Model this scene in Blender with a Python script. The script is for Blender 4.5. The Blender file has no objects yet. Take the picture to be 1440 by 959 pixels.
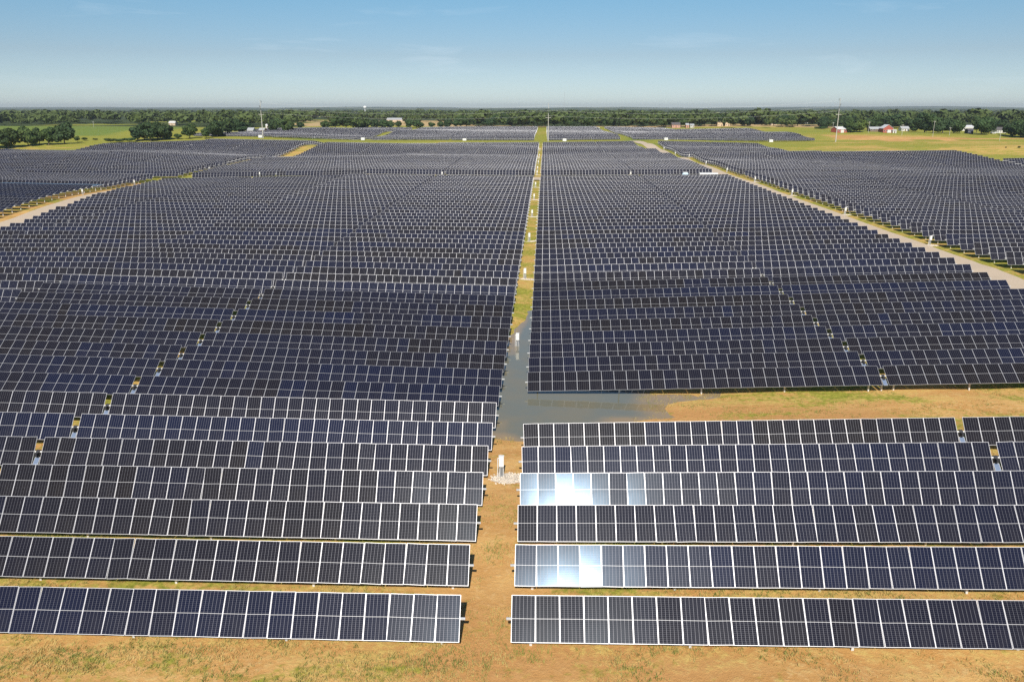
import bpy, math, random
import numpy as np
from mathutils import Vector, Matrix, Euler
from mathutils import noise as mnoise

R = math.radians
random.seed(7); rng = np.random.default_rng(7)
scene = bpy.context.scene

# ------------------------------------------------------------------ camera
CAM_H = 24.25
cam_data = bpy.data.cameras.new("camera"); cam = bpy.data.objects.new("camera", cam_data)
scene.collection.objects.link(cam)
cam_data.sensor_width = 36.0; cam_data.lens = 28.0
cam_data.clip_start = 0.5; cam_data.clip_end = 90000
cam.location = (0, 0, CAM_H)
PITCH, YAW = math.atan(326.5 / 1120.0), 0.0403
cam.rotation_euler = (math.pi / 2 - PITCH, 0, YAW)
scene.camera = cam

# ------------------------------------------------------------------ world, sun, exposure
SUN_EL, SUN_AZ = R(39.5), 0.0          # the sun stands straight behind the camera
world = bpy.data.worlds.new("World"); scene.world = world; world.use_nodes = True
wt = world.node_tree; wn = wt.nodes; wl = wt.links
for n in list(wn): wn.remove(n)
GR0 = (0.72, 0.86, 1.12, 1); GR1 = (0.625, 0.675, 0.787, 1); GR2 = (0.562, 0.75, 0.825, 1)      # how the Nishita colour is warmed or cooled from the horizon up
sky = wn.new("ShaderNodeTexSky"); sky.sky_type = 'NISHITA'; sky.sun_disc = False
sky.sun_elevation = SUN_EL; sky.sun_rotation = math.pi   # towards -Y
sky.air_density = 1.0; sky.dust_density = 0.1; sky.ozone_density = 3.5; sky.altitude = 100
wout = wn.new("ShaderNodeOutputWorld"); bg = wn.new("ShaderNodeBackground"); bg.inputs[1].default_value = 0.08
tc = wn.new("ShaderNodeTexCoord")
def wmath(op, a, b=None, clamp=False):
    n = wn.new("ShaderNodeMath"); n.operation = op; n.use_clamp = clamp
    for i, v in enumerate((a, b)):
        if v is None: continue
        if isinstance(v, (int, float)): n.inputs[i].default_value = v
        else: wl.new(v, n.inputs[i])
    return n.outputs[0]
sep = wn.new("ShaderNodeSeparateXYZ"); wl.new(tc.outputs['Generated'], sep.inputs[0])
mp = wn.new("ShaderNodeMapping"); mp.inputs['Scale'].default_value = (3.2, 3.2, 26.0)
wl.new(tc.outputs['Generated'], mp.inputs[0])
nz = wn.new("ShaderNodeTexNoise"); nz.inputs['Scale'].default_value = 1.7; nz.inputs['Detail'].default_value = 7
nz.inputs['Roughness'].default_value = 0.55; nz.inputs['Distortion'].default_value = 0.35
wl.new(mp.outputs[0], nz.inputs['Vector'])
ramp = wn.new("ShaderNodeValToRGB"); ramp.color_ramp.elements[0].position = 0.57; ramp.color_ramp.elements[1].position = 0.90
wl.new(nz.outputs[0], ramp.inputs[0])
band = wmath('MULTIPLY', wmath('MULTIPLY', sep.outputs[2], 22.0, True), wmath('SUBTRACT', 1.0, wmath('MULTIPLY', sep.outputs[2], 3.2, True), True), True)
cm = wmath('MULTIPLY', wmath('MULTIPLY', ramp.outputs[0], band), 0.42, True)
mixw = wn.new("ShaderNodeMix"); mixw.data_type = 'RGBA'; wl.new(cm, mixw.inputs[0])
grade = wn.new("ShaderNodeValToRGB"); wl.new(wmath('MULTIPLY', sep.outputs[2], 2.0, True), grade.inputs[0])
ge = grade.color_ramp.elements; ge[0].position = 0.0; ge[0].color = GR0; ge[1].position = 0.25; ge[1].color = GR2; e_ = ge.new(0.12); e_.color = GR1
gm_ = wn.new("ShaderNodeMix"); gm_.data_type = 'RGBA'; gm_.blend_type = 'MULTIPLY'; gm_.inputs[0].default_value = 1
wl.new(sky.outputs[0], gm_.inputs[6]); wl.new(grade.outputs[0], gm_.inputs[7]); wl.new(gm_.outputs[2], mixw.inputs[6]); mixw.inputs[7].default_value = (9.5, 10.5, 11.3, 1)
wl.new(mixw.outputs[2], bg.inputs[0]); wl.new(bg.outputs[0], wout.inputs[0])

sl = bpy.data.lights.new("sun", 'SUN'); sl.energy = 4.6; sl.angle = R(0.53); sl.color = (1.0, 0.94, 0.84)
sun = bpy.data.objects.new("sun", sl); scene.collection.objects.link(sun)
sun_dir = Vector((math.sin(SUN_AZ) * math.cos(SUN_EL), -math.cos(SUN_AZ) * math.cos(SUN_EL), math.sin(SUN_EL)))
sun.rotation_euler = sun_dir.to_track_quat('Z', 'Y').to_euler(); sun.location = (0, -30, 60)

scene.view_settings.view_transform = 'Standard'; scene.view_settings.look = 'None'
scene.view_settings.gamma = 1.0; scene.view_settings.use_curve_mapping = False
scene.view_settings.exposure = 0.35
scene.cycles.max_bounces = 6; scene.cycles.diffuse_bounces = 2; scene.cycles.glossy_bounces = 3
scene.cycles.volume_bounces = 0; scene.cycles.transparent_max_bounces = 6
scene.cycles.caustics_reflective = False; scene.cycles.caustics_refractive = False
scene.cycles.sample_clamp_indirect = 6
scene.cycles.use_denoising = False

# ------------------------------------------------------------------ helpers
col = scene.collection
def link(name, data, parent=None, loc=(0, 0, 0), rot=(0, 0, 0)):
    o = bpy.data.objects.new(name, data); col.objects.link(o)
    o.location = loc; o.rotation_euler = rot
    if parent is not None: o.parent = parent
    return o
def tag(o, label=None, cat=None, group=None, kind=None):
    if label: o['label'] = label
    if cat: o['category'] = cat
    if group: o['group'] = group
    if kind: o['kind'] = kind
    return o
def thing(name, label, cat, loc=(0, 0, 0), rot=(0, 0, 0), group=None):
    return tag(link(name, None, None, loc, rot), label, cat, group)

class MB:
    """collects boxes, tubes and faces into one mesh"""
    def __init__(s): s.v = []; s.f = []; s.m = []; s.uv = {}
    def face(s, pts, m=0, uv=None):
        b = len(s.v); s.v += [tuple(p) for p in pts]; s.f.append(list(range(b, b + len(pts)))); s.m.append(m)
        if uv: s.uv[len(s.f) - 1] = uv
        return s
    def box(s, x0, x1, y0, y1, z0, z1, m=0, mt=None):
        P = [(x0,y0,z0),(x1,y0,z0),(x1,y1,z0),(x0,y1,z0),(x0,y0,z1),(x1,y0,z1),(x1,y1,z1),(x0,y1,z1)]
        for i, q in enumerate(((0,3,2,1),(4,5,6,7),(0,1,5,4),(1,2,6,5),(2,3,7,6),(3,0,4,7))):
            s.face([P[k] for k in q], mt if (mt is not None and i == 1) else m)
        return s
    def tube(s, a, b, r0, r1=None, n=8, m=0, caps=True):
        a = Vector(a); b = Vector(b); r1 = r0 if r1 is None else r1
        d = (b - a).normalized(); u = d.orthogonal().normalized(); w = d.cross(u)
        base = len(s.v)
        for c, r in ((a, r0), (b, r1)):
            for i in range(n):
                t = 2 * math.pi * i / n; s.v.append(tuple(c + (u * math.cos(t) + w * math.sin(t)) * r))
        for i in range(n):
            j = (i + 1) % n; s.f.append([base + i, base + j, base + n + j, base + n + i]); s.m.append(m)
        if caps:
            s.f.append([base + i for i in reversed(range(n))]); s.m.append(m)
            s.f.append([base + n + i for i in range(n)]); s.m.append(m)
        return s
    def mesh(s, name, mats):
        me = bpy.data.meshes.new(name); me.from_pydata(s.v, [], s.f)
        for x in mats: me.materials.append(x)
        me.polygons.foreach_set('material_index', s.m)
        if s.uv:
            l = me.uv_layers.new(name='UVMap')
            for fi, uv in s.uv.items():
                for k, li in enumerate(me.polygons[fi].loop_indices): l.data[li].uv = uv[k]
        me.update(); return me
    def build(s, name, mats, parent=None, loc=(0,0,0), rot=(0,0,0)):
        return link(name, s.mesh(name, mats if isinstance(mats, (list, tuple)) else [mats]), parent, loc, rot)
def smooth(me):
    me.polygons.foreach_set('use_smooth', [True] * len(me.polygons)); return me
def np_mesh(name, V, F, mats, smooth_=False):
    me = bpy.data.meshes.new(name); nv, nf, k = len(V), len(F), F.shape[1]
    me.vertices.add(nv); me.vertices.foreach_set('co', np.ascontiguousarray(V, dtype=np.float32).ravel())
    me.loops.add(nf * k); me.loops.foreach_set('vertex_index', np.ascontiguousarray(F, dtype=np.int32).ravel())
    me.polygons.add(nf); me.polygons.foreach_set('loop_start', np.arange(0, nf * k, k, dtype=np.int32))
    me.polygons.foreach_set('loop_total', np.full(nf, k, dtype=np.int32))
    if smooth_: me.polygons.foreach_set('use_smooth', np.ones(nf, dtype=bool))
    for x in mats: me.materials.append(x)
    me.update(calc_edges=True); return me

# ------------------------------------------------------------------ materials
class NT:
    def __init__(s, name):
        s.mat = bpy.data.materials.new(name); s.mat.use_nodes = True; s.t = s.mat.node_tree
        s.n = s.t.nodes; s.l = s.t.links; s.b = s.n['Principled BSDF']
    def put(s, sock, v):
        if v is None: return
        if isinstance(v, bpy.types.NodeSocket): s.l.new(v, sock)
        elif isinstance(v, (tuple, list)):
            sock.default_value = tuple(v) + ((1,) if len(v) == 3 and len(sock.default_value) == 4 else ())
        else: sock.default_value = v
    def math(s, op, a, b=None, c=None, clamp=False):
        n = s.n.new("ShaderNodeMath"); n.operation = op; n.use_clamp = clamp
        for i, v in enumerate((a, b, c)): s.put(n.inputs[i], v)
        return n.outputs[0]
    def mix(s, f, a, b):
        n = s.n.new("ShaderNodeMix"); n.data_type = 'RGBA'; s.put(n.inputs[0], f); s.put(n.inputs[6], a); s.put(n.inputs[7], b); return n.outputs[2]
    def noise(s, vec, scale, detail=4, rough=0.55, dist=0.0):
        n = s.n.new("ShaderNodeTexNoise"); s.put(n.inputs['Vector'], vec); n.inputs['Scale'].default_value = scale
        n.inputs['Detail'].default_value = detail; n.inputs['Roughness'].default_value = rough; n.inputs['Distortion'].default_value = dist
        return n.outputs[0]
    def white(s, vec):
        n = s.n.new("ShaderNodeTexWhiteNoise"); n.noise_dimensions = '2D'; s.put(n.inputs['Vector'], vec); return n.outputs[0]
    def step(s, v, lo, hi):
        n = s.n.new("ShaderNodeMapRange"); n.interpolation_type = 'SMOOTHSTEP'; s.put(n.inputs[0], v)
        n.inputs[1].default_value = lo; n.inputs[2].default_value = hi; return n.outputs[0]
    def obj(s): return s.n.new("ShaderNodeTexCoord").outputs['Object']
    def pos(s): return s.n.new("ShaderNodeNewGeometry").outputs['Position']
    def rand(s): return s.n.new("ShaderNodeObjectInfo").outputs['Random']
    def bump(s, h, strength, dist):
        n = s.n.new("ShaderNodeBump"); n.inputs['Strength'].default_value = strength; n.inputs['Distance'].default_value = dist
        s.put(n.inputs['Height'], h); s.l.new(n.outputs[0], s.b.inputs['Normal'])
    def set(s, **k):
        for a, v in k.items(): s.put(s.b.inputs[a.replace('_', ' ')], v)
        return s.mat

def plain(name, c, rough=0.6, metal=0.0, var=0.12, scale=3.0):
    m = NT(name); n = m.noise(m.obj(), scale, 5)
    d = tuple(x * (1 - var) for x in c); l = tuple(min(1, x * (1 + var)) for x in c)
    return m.set(Base_Color=m.mix(n, d, l), Roughness=rough, Metallic=metal)

def glass_material():
    m = NT("solar_glass")
    uv = m.n.new("ShaderNodeUVMap").outputs[0]
    sp = m.n.new("ShaderNodeSeparateXYZ"); m.l.new(uv, sp.inputs[0]); u, v = sp.outputs[0], sp.outputs[1]
    fu = m.math('FRACT', u); iu = m.math('FLOOR', u)
    oi = m.n.new("ShaderNodeObjectInfo"); cs = m.n.new("ShaderNodeSeparateColor"); m.l.new(oi.outputs['Color'], cs.inputs[0])
    cx = m.n.new("ShaderNodeCombineXYZ"); m.l.new(m.math('ADD', iu, m.math('MULTIPLY', oi.outputs['Random'], 977.0)), cx.inputs[0])
    w1 = m.white(cx.outputs[0])
    cx2 = m.n.new("ShaderNodeCombineXYZ"); m.l.new(m.math('FLOOR', m.math('DIVIDE', iu, 6.0)), cx2.inputs[0]); m.l.new(m.math('MULTIPLY', oi.outputs['Random'], 311.0), cx2.inputs[1])
    w2 = m.white(cx2.outputs[0])
    far_t = m.math('ADD', m.math('MULTIPLY', w1, 0.45), m.math('MULTIPLY', w2, 0.55))
    tnt = m.math('ADD', m.math('MULTIPLY', cs.outputs[0], m.math('SUBTRACT', 1.0, cs.outputs[1])), m.math('MULTIPLY', far_t, cs.outputs[1]))
    def edge(x, wd):                       # 1 near the ends of 0..1
        return m.math('GREATER_THAN', m.math('ABSOLUTE', m.math('SUBTRACT', x, 0.5)), 0.5 - wd)
    fr = m.math('MAXIMUM', edge(fu, 0.0165), edge(v, 0.009))
    mid = m.math('LESS_THAN', m.math('ABSOLUTE', m.math('SUBTRACT', v, 0.5)), 0.0065)
    cu = m.math('FRACT', m.math('MULTIPLY', m.math('DIVIDE', m.math('SUBTRACT', fu, 0.026), 0.948), 6.0))
    cv = m.math('FRACT', m.math('MULTIPLY', v, 24.0))
    lu = edge(cu, 0.034); lv = edge(cv, 0.045)
    base = m.mix(tnt, (0.0090, 0.0072, 0.0082), (0.0050, 0.0080, 0.0280))
    base = m.mix(m.math('MULTIPLY', w1, 0.35), base, (0.010, 0.011, 0.018))
    dd = m.noise(m.obj(), 0.9, 5, .65); base = m.mix(m.math('MULTIPLY', m.math('MULTIPLY', m.step(dd, .35, .75), m.math('SUBTRACT', 1.15, v)), 0.055), base, (0.16, 0.14, 0.12))
    bb = m.math('FRACT', m.math('MULTIPLY', cu, 9.0)); bus = m.math('MULTIPLY', edge(bb, 0.07), 0.03)
    c1 = m.mix(bus, base, (0.20, 0.20, 0.22))
    c2 = m.mix(m.math('MULTIPLY', lv, 0.22), c1, (0.20, 0.20, 0.23))
    c3 = m.mix(m.math('MULTIPLY', lu, 0.40), c2, (0.31, 0.31, 0.34))
    c4 = m.mix(mid, c3, (0.36, 0.36, 0.37)); c5 = m.mix(fr, c4, (0.62, 0.62, 0.64))
    metal = m.math('MAXIMUM', m.math('MULTIPLY', fr, 0.62), m.math('MULTIPLY', m.math('MAXIMUM', lu, lv), 0.45))
    dust = m.noise(m.obj(), 1.3, 4)
    rough = m.math('ADD', 0.105, m.math('MULTIPLY', dust, 0.05))
    rough = m.math('ADD', rough, m.math('MULTIPLY', m.math('MAXIMUM', fr, m.math('MAXIMUM', lu, lv)), 0.35))
    return m.set(Base_Color=c5, Roughness=rough, Metallic=metal, Coat_Weight=0.06, Coat_Roughness=0.27, IOR=1.225, Specular_Tint=(.45, .70, 1.0))
M = {}
M['glass'] = glass_material()
M['alu'] = plain('panel_frame_aluminium', (0.60, 0.60, 0.62), 0.5, 0.6, 0.04)
M['edge'] = plain('sunlit_frame_edge', (0.74, 0.74, 0.75), 0.5, 0.15, 0.03)  # lighter copy of the frame aluminium; sun on far row edges put into the colour
M['back'] = plain('panel_backsheet', (0.55, 0.56, 0.57), 0.6, 0, 0.05)
M['galv'] = plain('galvanised_steel', (0.66, 0.66, 0.65), 0.5, 0.15, 0.1, 6)
M['white'] = plain('white_enclosure_paint', (0.74, 0.74, 0.72), 0.4, 0, 0.03)
M['grey'] = plain('grey_equipment', (0.32, 0.33, 0.34), 0.5, 0, 0.1)
M['dark'] = plain('dark_equipment', (0.035, 0.035, 0.04), 0.5, 0, 0.2)
m = NT('small_pv_glass_sky_tint'); M['small_pv'] = m.set(Base_Color=m.mix(m.noise(m.obj(), 9), (0.13, 0.18, 0.28), (0.20, 0.25, 0.35)), Roughness=0.2)  # pale blue reflection of the sky is put into the base colour
M['bark'] = plain('tree_bark', (0.13, 0.10, 0.075), 0.9, 0, 0.3, 8)
M['pole'] = plain('weathered_pole', (0.46, 0.44, 0.40), 0.7, 0, 0.12, 2)

def leaf_mat(name, a, b, c):
    m = NT(name); p = m.pos(); oi = m.rand()
    n1 = m.noise(p, 0.35, 3); n2 = m.step(m.noise(p, 0.018, 3), .38, .62)
    cc = m.mix(m.step(n1, 0.35, 0.65), a, b); cc = m.mix(m.math('MULTIPLY', m.math('ADD', oi, n2), 0.5), cc, c)
    m.set(Base_Color=cc, Roughness=0.75)
    m.b.inputs['Specular IOR Level'].default_value = 0.25
    return m.mat
M['leaf'] = leaf_mat('broadleaf_foliage', (0.036, 0.062, 0.018), (0.085, 0.115, 0.028), (0.045, 0.085, 0.028))
M['leaf_dark'] = leaf_mat('dark_foliage', (0.024, 0.044, 0.016), (0.060, 0.088, 0.024), (0.030, 0.060, 0.024))
M['leaf_light'] = leaf_mat('pale_foliage', (0.065, 0.095, 0.022), (0.13, 0.165, 0.035), (0.09, 0.14, 0.035))

# ground: soil, straw and grass; the vertex colour only says what grows where
def ground_material():
    m = NT('ground_soil_and_grass'); p = m.pos()
    at = m.n.new('ShaderNodeVertexColor'); at.layer_name = 'zone'
    cs = m.n.new('ShaderNodeSeparateColor'); m.l.new(at.outputs[0], cs.inputs[0])
    st = m.n.new('ShaderNodeMapping'); m.l.new(p, st.inputs[0]); st.inputs['Scale'].default_value = (0.45, 1.0, 1.0)
    pv = st.outputs[0]
    n_big = m.noise(pv, 0.045, 5, 0.6, 0.4); n_mid = m.noise(pv, 0.33, 6, 0.62, 0.5); n_fine = m.noise(p, 2.6, 6, 0.7); n_grain = m.noise(p, 11.0, 4, 0.7)
    soil = m.mix(m.step(n_mid, 0.36, 0.68), (0.52, 0.275, 0.09), (0.69, 0.42, 0.155))
    soil = m.mix(m.step(n_fine, 0.45, 0.75), soil, (0.68, 0.45, 0.20))
    straw = m.mix(m.step(n_fine, 0.3, 0.7), (0.40, 0.27, 0.07), (0.62, 0.44, 0.14))
    grass = m.mix(m.step(n_fine, 0.3, 0.7), (0.17, 0.19, 0.025), (0.40, 0.37, 0.065))
    k1 = m.math('ADD', m.math('MULTIPLY', n_mid, 0.6), m.math('ADD', m.math('MULTIPLY', n_fine, 0.5), m.math('MULTIPLY', n_big, 0.25)))
    t_straw = m.step(m.math('SUBTRACT', k1, m.math('MULTIPLY', cs.outputs[0], 0.32)), 0.52, 0.72)
    soil = m.mix(m.step(n_big, 0.46, 0.62), soil, m.mix(n_fine, (0.43, 0.21, 0.075), (0.60, 0.33, 0.125)))
    c = m.mix(t_straw, soil, straw)
    k2 = m.math('ADD', m.math('MULTIPLY', m.noise(pv, 0.21, 6, 0.66, 0.6), 0.75), m.math('MULTIPLY', m.noise(p, 1.9, 5, 0.7), 0.45))
    t_grass = m.step(m.math('ADD', k2, m.math('SUBTRACT', m.math('MULTIPLY', cs.outputs[1], 0.5), 0.145)), 0.52, 0.67)
    c = m.mix(t_grass, c, grass)
    lush = m.mix(n_mid, (0.10, 0.17, 0.035), (0.16, 0.24, 0.05))
    c = m.mix(m.step(m.math('SUBTRACT', cs.outputs[1], m.math('MULTIPLY', n_mid, 0.12)), 0.82, 0.95), c, lush)
    fl = m.math('SUBTRACT', 1.0, at.outputs[1]); c = m.mix(m.step(fl, .3, .7), c, m.mix(n_mid, (0.035, 0.055, 0.02), (0.07, 0.09, 0.03)))
    tan = m.mix(n_mid, (0.42, 0.29, 0.13), (0.56, 0.41, 0.21)); c = m.mix(m.step(cs.outputs[2], 0.4, 0.6), c, tan)
    c = m.mix(m.math('MULTIPLY', m.step(n_grain, 0.55, 0.8), 0.22), c, (0.64, 0.47, 0.22))
    h = m.math('ADD', n_fine, m.math('MULTIPLY', n_grain, 0.5))
    m.set(Base_Color=c, Roughness=0.95); m.b.inputs['Specular IOR Level'].default_value = 0.1
    m.bump(h, 0.55, 0.12); return m.mat
M['ground'] = ground_material()
m = NT('gravel_track'); p = m.pos()
gc = m.mix(m.noise(p, 0.5, 6, 0.7), (0.46, 0.34, 0.215), (0.60, 0.46, 0.32)); gc = m.mix(m.math('MULTIPLY', m.noise(p, 14, 3), 0.5), gc, (0.60, 0.54, 0.46))
m.set(Base_Color=gc, Roughness=0.95); m.bump(m.noise(p, 9, 5), 0.5, 0.08); M['gravel'] = m.mat
m = NT('pale_crushed_stone'); p = m.pos()
v = m.n.new('ShaderNodeTexVoronoi'); v.inputs['Scale'].default_value = 9; m.l.new(p, v.inputs['Vector'])
M['stone'] = m.set(Base_Color=m.mix(v.outputs['Distance'], (0.80, 0.72, 0.60), (0.40, 0.32, 0.24)), Roughness=0.9)
m = NT('muddy_rain_water'); p = m.pos()
at = m.n.new('ShaderNodeVertexColor'); at.layer_name = 'depth'; dsep = m.n.new('ShaderNodeSeparateColor'); m.l.new(at.outputs[0], dsep.inputs[0])
nn = m.step(m.noise(p, 0.22, 5, .6), .35, .65)
wc = m.mix(nn, (0.175, 0.178, 0.140), (0.205, 0.185, 0.125))
# silty bottom shows where the water is only a few centimetres deep
wc = m.mix(m.step(m.math('ADD', dsep.outputs[0], m.math('MULTIPLY', m.noise(p, 1.1, 5, .6), .35)), .15, .95), (0.33, 0.235, 0.125), wc)
m.set(Base_Color=wc, Roughness=0.03, IOR=1.52); m.bump(m.math('ADD', m.noise(p, 2.6, 3, 0.5, 0.3), m.noise(p, .9, 2)), 0.06, 0.05)
M['water'] = m.mat
m = NT('grass_blades'); p = m.pos()
M['grass'] = m.set(Base_Color=m.mix(m.step(m.noise(p, 0.5, 4, 0.7), 0.4, 0.62), (0.46, 0.35, 0.12), (0.16, 0.20, 0.035)), Roughness=0.85)

# ------------------------------------------------------------------ terrain
PITCH_ROW = 4.6; Y0 = 32.0; TUBE = 1.40; CHORD = 2.10; W = 1.125
def row_y(k): return Y0 + PITCH_ROW * k
# measured height of the ground along both sides of the grass aisle, row by row
zl = [-.02,-.06,-.12,-.30,-.52,-.65,-.80,-.86,-.87,-.92,-.93,-.69,-.73,-.49,-.17,-.31,-.08,-.13,-.08,-.09,-.12,-.16,-.04]
zr = [.04,.02,-.12,-.33,-.55,-.66,-.95,-1.10,-1.15,-1.17,-1.22,-1.16,-1.19,-1.02,-.87,-.77,-.53,-.39,-.10,-.08,-.04,-.01,.02,.13,.18,.28,.29,.33,.35,.37,.41]
TAIL_Y = [262, 290, 320, 345, 385, 402, 418, 455, 478, 500, 530, 600, 900, 1500, 3000, 6000, 12000, 60000]
TAIL_Z = [1.0, .9, 1.1, 1.4, 1.4, .3, .2, 2.0, 2.1, 2.2, 2.7, 2.8, 3.3, 3.0, 2.0, 0.0, -4, -6]
def smooth3(a): return [a[0]] + [(a[i-1] + 2*a[i] + a[i+1]) / 4 for i in range(1, len(a) - 1)] + [a[-1]]
YL = [-200, 20] + [row_y(k) for k in range(len(zl))] + [172, 200] + TAIL_Y
ZL = [0, 0] + smooth3(zl) + [.35, .6] + TAIL_Z
YR = [-200, 20] + [row_y(k) for k in range(len(zr))] + [200] + TAIL_Y
ZR = [.05, .05] + smooth3(zr) + [.58] + TAIL_Z
DLY = [-200, 32, 46, 55, 60, 64, 69, 88, 100, 135, 262, 500, 700]; DLZ = [0, -.3, 0, .45, .7, .95, 1.15, 1.25, 1.1, .55, .4, .3, 0]
DRY = [-200, 32, 46, 55, 69, 100, 112, 135, 180, 262, 500, 700]; DRZ = [.9, .9, 1.5, 1.95, 2.0, 2.05, 1.75, 1.3, 1.0, .7, .3, 0]
def l2_end_g(y): return -108.7 - 0.20 * (min(y, 262) - 165) if y > 150 else -105.7
def base_height(x, y):
    if x < -3: b = np.interp(y, YL, ZL)
    elif x > -1.5: b = np.interp(y, YR, ZR)
    else:
        t = (x + 3) / 1.5; b = np.interp(y, YL, ZL) * (1 - t) + np.interp(y, YR, ZR) * t
    if x < -3.5: b += np.interp(y, DLY, DLZ) * min(1, (-3.5 - x) / 60)
    if x > -1.5: b += np.interp(y, DRY, DRZ) * min(1, (x + 1.5) / 60)
    far = max(0.0, min(1.0, (abs(x) - 70) / 80)) * max(0, min(1, (y - 100) / 120))
    if far > 0:
        b += far * 1.7 * (0.55 * math.sin(y / 21 + x / 90) + 0.5 * math.sin(x / 37 + 1.3) + 0.5 * math.sin(y / 47 - x / 60 + 2)) * (1 if y < 700 else max(0.2, 700 / y))
    if 300 < y < 620: b += 0.45 * math.sin(y / 16.0 + x / 55) * min(1, (y - 300) / 60) + .3 * math.sin(y / 9.5 - x / 80) * min(1, (y - 300) / 80)
    if y > 560 and y < 960: b += 0.5 * math.sin(y / 33.0 + x / 120)
    return float(b)
def rough_height(x, y):
    if 20 < y < 125 and abs(x) < 90:
        return base_height(x, y) + 0.30 * max(0, min(1, (59.5 - y) / 5)) * max(0, min(1, (y - 36) / 8)) * max(0, 1 - abs(x + 2) / 22) + (0.17 if x > 4 else .10) * mnoise.noise(Vector((x * .16, y * .25, 3))) + 0.06 * mnoise.noise(Vector((x * .35, y * .5, 31))) + 0.045 * mnoise.noise(Vector((x * .6, y * .7, 9)))
    return base_height(x, y)
WATER = -0.66
def lines(segs):
    out = []
    for a, b, st in segs: out += list(np.arange(a, b - 1e-6, st))
    return out
far_x = [330 * 1.22 ** i for i in range(1, 26)]
XS = sorted([-x for x in far_x]) + lines([(-330, -80, 10), (-80, 80, 2), (80, 330, 10)]) + [330] + far_x
YS = lines([(-120, 18, 10), (18, 126, 1.5), (126, 560, 5), (560, 1500, 22)]) + [1500 * 1.16 ** i for i in range(26)]
XS = np.array(XS); YS = np.array(YS)
nx, ny = len(XS), len(YS)
V = np.zeros((ny, nx, 3)); Zc = np.zeros((ny, nx, 4)); Zc[..., 3] = 1
def px_ray(px, py):
    c, d = math.cos(PITCH), math.sin(PITCH); xc = (px - 720) / 1120; yc = (py - 479.5) / 1120
    f = c - yc * d; dn = d + yc * c
    return xc * math.cos(YAW) - f * math.sin(YAW), xc * math.sin(YAW) + f * math.cos(YAW), -dn
def at_px(px, py):
    """where the ray through a point of the 1440x959 picture meets the ground"""
    dx, dy, dz = px_ray(px, py); z = 2.8
    for _ in range(12):
        t = (z - CAM_H) / dz; z = 0.5 * z + 0.5 * base_height(dx * t, dy * t)
    return dx * t, dy * t, z
def at_depth(px, y):
    dx, dy, dz = px_ray(px, 300); t = y / dy; return dx * t, y, base_height(dx * t, y)
for j, y in enumerate(YS):
    for i, x in enumerate(XS):
        V[j, i] = (x, y, rough_height(x, y))
        n = mnoise.noise(Vector((x * .006, y * .006, 5))); n2 = mnoise.noise(Vector((x * .02, y * .03, 15)))
        soil = green = tan = 0.0
        if y < 70:
            green = 0.02 + .25 * n2; soil = 0.5 if y < 31 else 0.25
            if abs(x + 2.5) < 2.6: green -= .06; soil = .7
            if y < 27.5: soil = 1.0; green = 0.0 + .2 * n2
            if 29 < y < 31.5 or (y > 33 and abs(x + 2.5) > 3): green += .16
            if 56 < y < 66 and x > 8: soil = 0.9; green = 0.16
        elif y < 275 and x < l2_end_g(y) + 2 and x > l2_end_g(y) - 14: soil, green = .5, .12 + .2 * n2
        elif y < 500: green = 0.28 + 0.35 * n + .1 * n2
        else: green = 0.62 + 0.35 * n + 0.25 * n2
        if y > 300 and (x > 190 or y > 505 or x < -245): green = 0.58 + 0.5 * n + .35 * n2
        # meadow patches on the right, fields on the left
        if 560 < y < 680 and 215 < x < 420 and abs((y - 625 + (x - 300) * .05) / 40 + .5 * n2) < 0.8: soil, green = 1.0, 0.0
        if 640 + n2 * 40 < y < 1000 and x < -330: green = 0.97
        if 715 < y < 775 and x > 190: green = 0.92
        if 535 < y < 590 and x < 150 and abs(y - 562) < 14 + 12 * n2: green = 0.9
        pxx = 720 + 1120 * (x + y * YAW) / (y * .96 + 8) if y > 0 else 0
        if y > 985:
            green = 0.7; Zc[j, i, 3] = 0.0
            s = mnoise.noise(Vector((x * .0025, y * .0018, 40)))
            if y < 1500 and 425 < pxx < 665 and s > -.3: tan = 1.0; Zc[j, i, 3] = 1
            if y > 1300 and s > 0.30: green = 0.98; Zc[j, i, 3] = 1
            if 1400 < y < 2600 and 1300 < pxx < 1400: green = .98; Zc[j, i, 3] = 1
            if y < 1200 and 103 < pxx < 187: green = .97; Zc[j, i, 3] = 1
            if y < 1150 and pxx > 665 and s > .15: tan = 1.0; Zc[j, i, 3] = 1
        Zc[j, i, :3] = (soil, max(0, min(1, green)), tan)
idx = np.arange(ny * nx).reshape(ny, nx)
F = np.stack([idx[:-1, :-1], idx[:-1, 1:], idx[1:, 1:], idx[1:, :-1]], -1).reshape(-1, 4)
gm = np_mesh('ground', V.reshape(-1, 3), F, [M['ground']], True)
ca = gm.color_attributes.new('zone', 'FLOAT_COLOR', 'POINT'); ca.data.foreach_set('color', Zc.reshape(-1, 4).ravel())
tag(link('ground', gm), 'brown soil and yellow green grass under the solar panels', kind='structure')

# puddle of rain water in the low spot of the aisle
wx = np.arange(-30, 30.1, .75); wy = np.arange(52, 112.1, .75)
WV = np.array([(x, y, WATER) for y in wy for x in wx]); wi = np.arange(len(WV)).reshape(len(wy), len(wx))
wm = np_mesh('water', WV, np.stack([wi[:-1, :-1], wi[:-1, 1:], wi[1:, 1:], wi[1:, :-1]], -1).reshape(-1, 4), [M['water']])
dep = np.array([max(0, min(1, (WATER - rough_height(x, y)) / .22)) for x, y, _ in WV])
da = wm.color_attributes.new('depth', 'FLOAT_COLOR', 'POINT'); da.data.foreach_set('color', np.stack([dep, dep, dep, np.ones_like(dep)], -1).ravel())
tag(link('water', wm), 'shallow muddy rain water flooding the aisle between panel rows', kind='structure')

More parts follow.
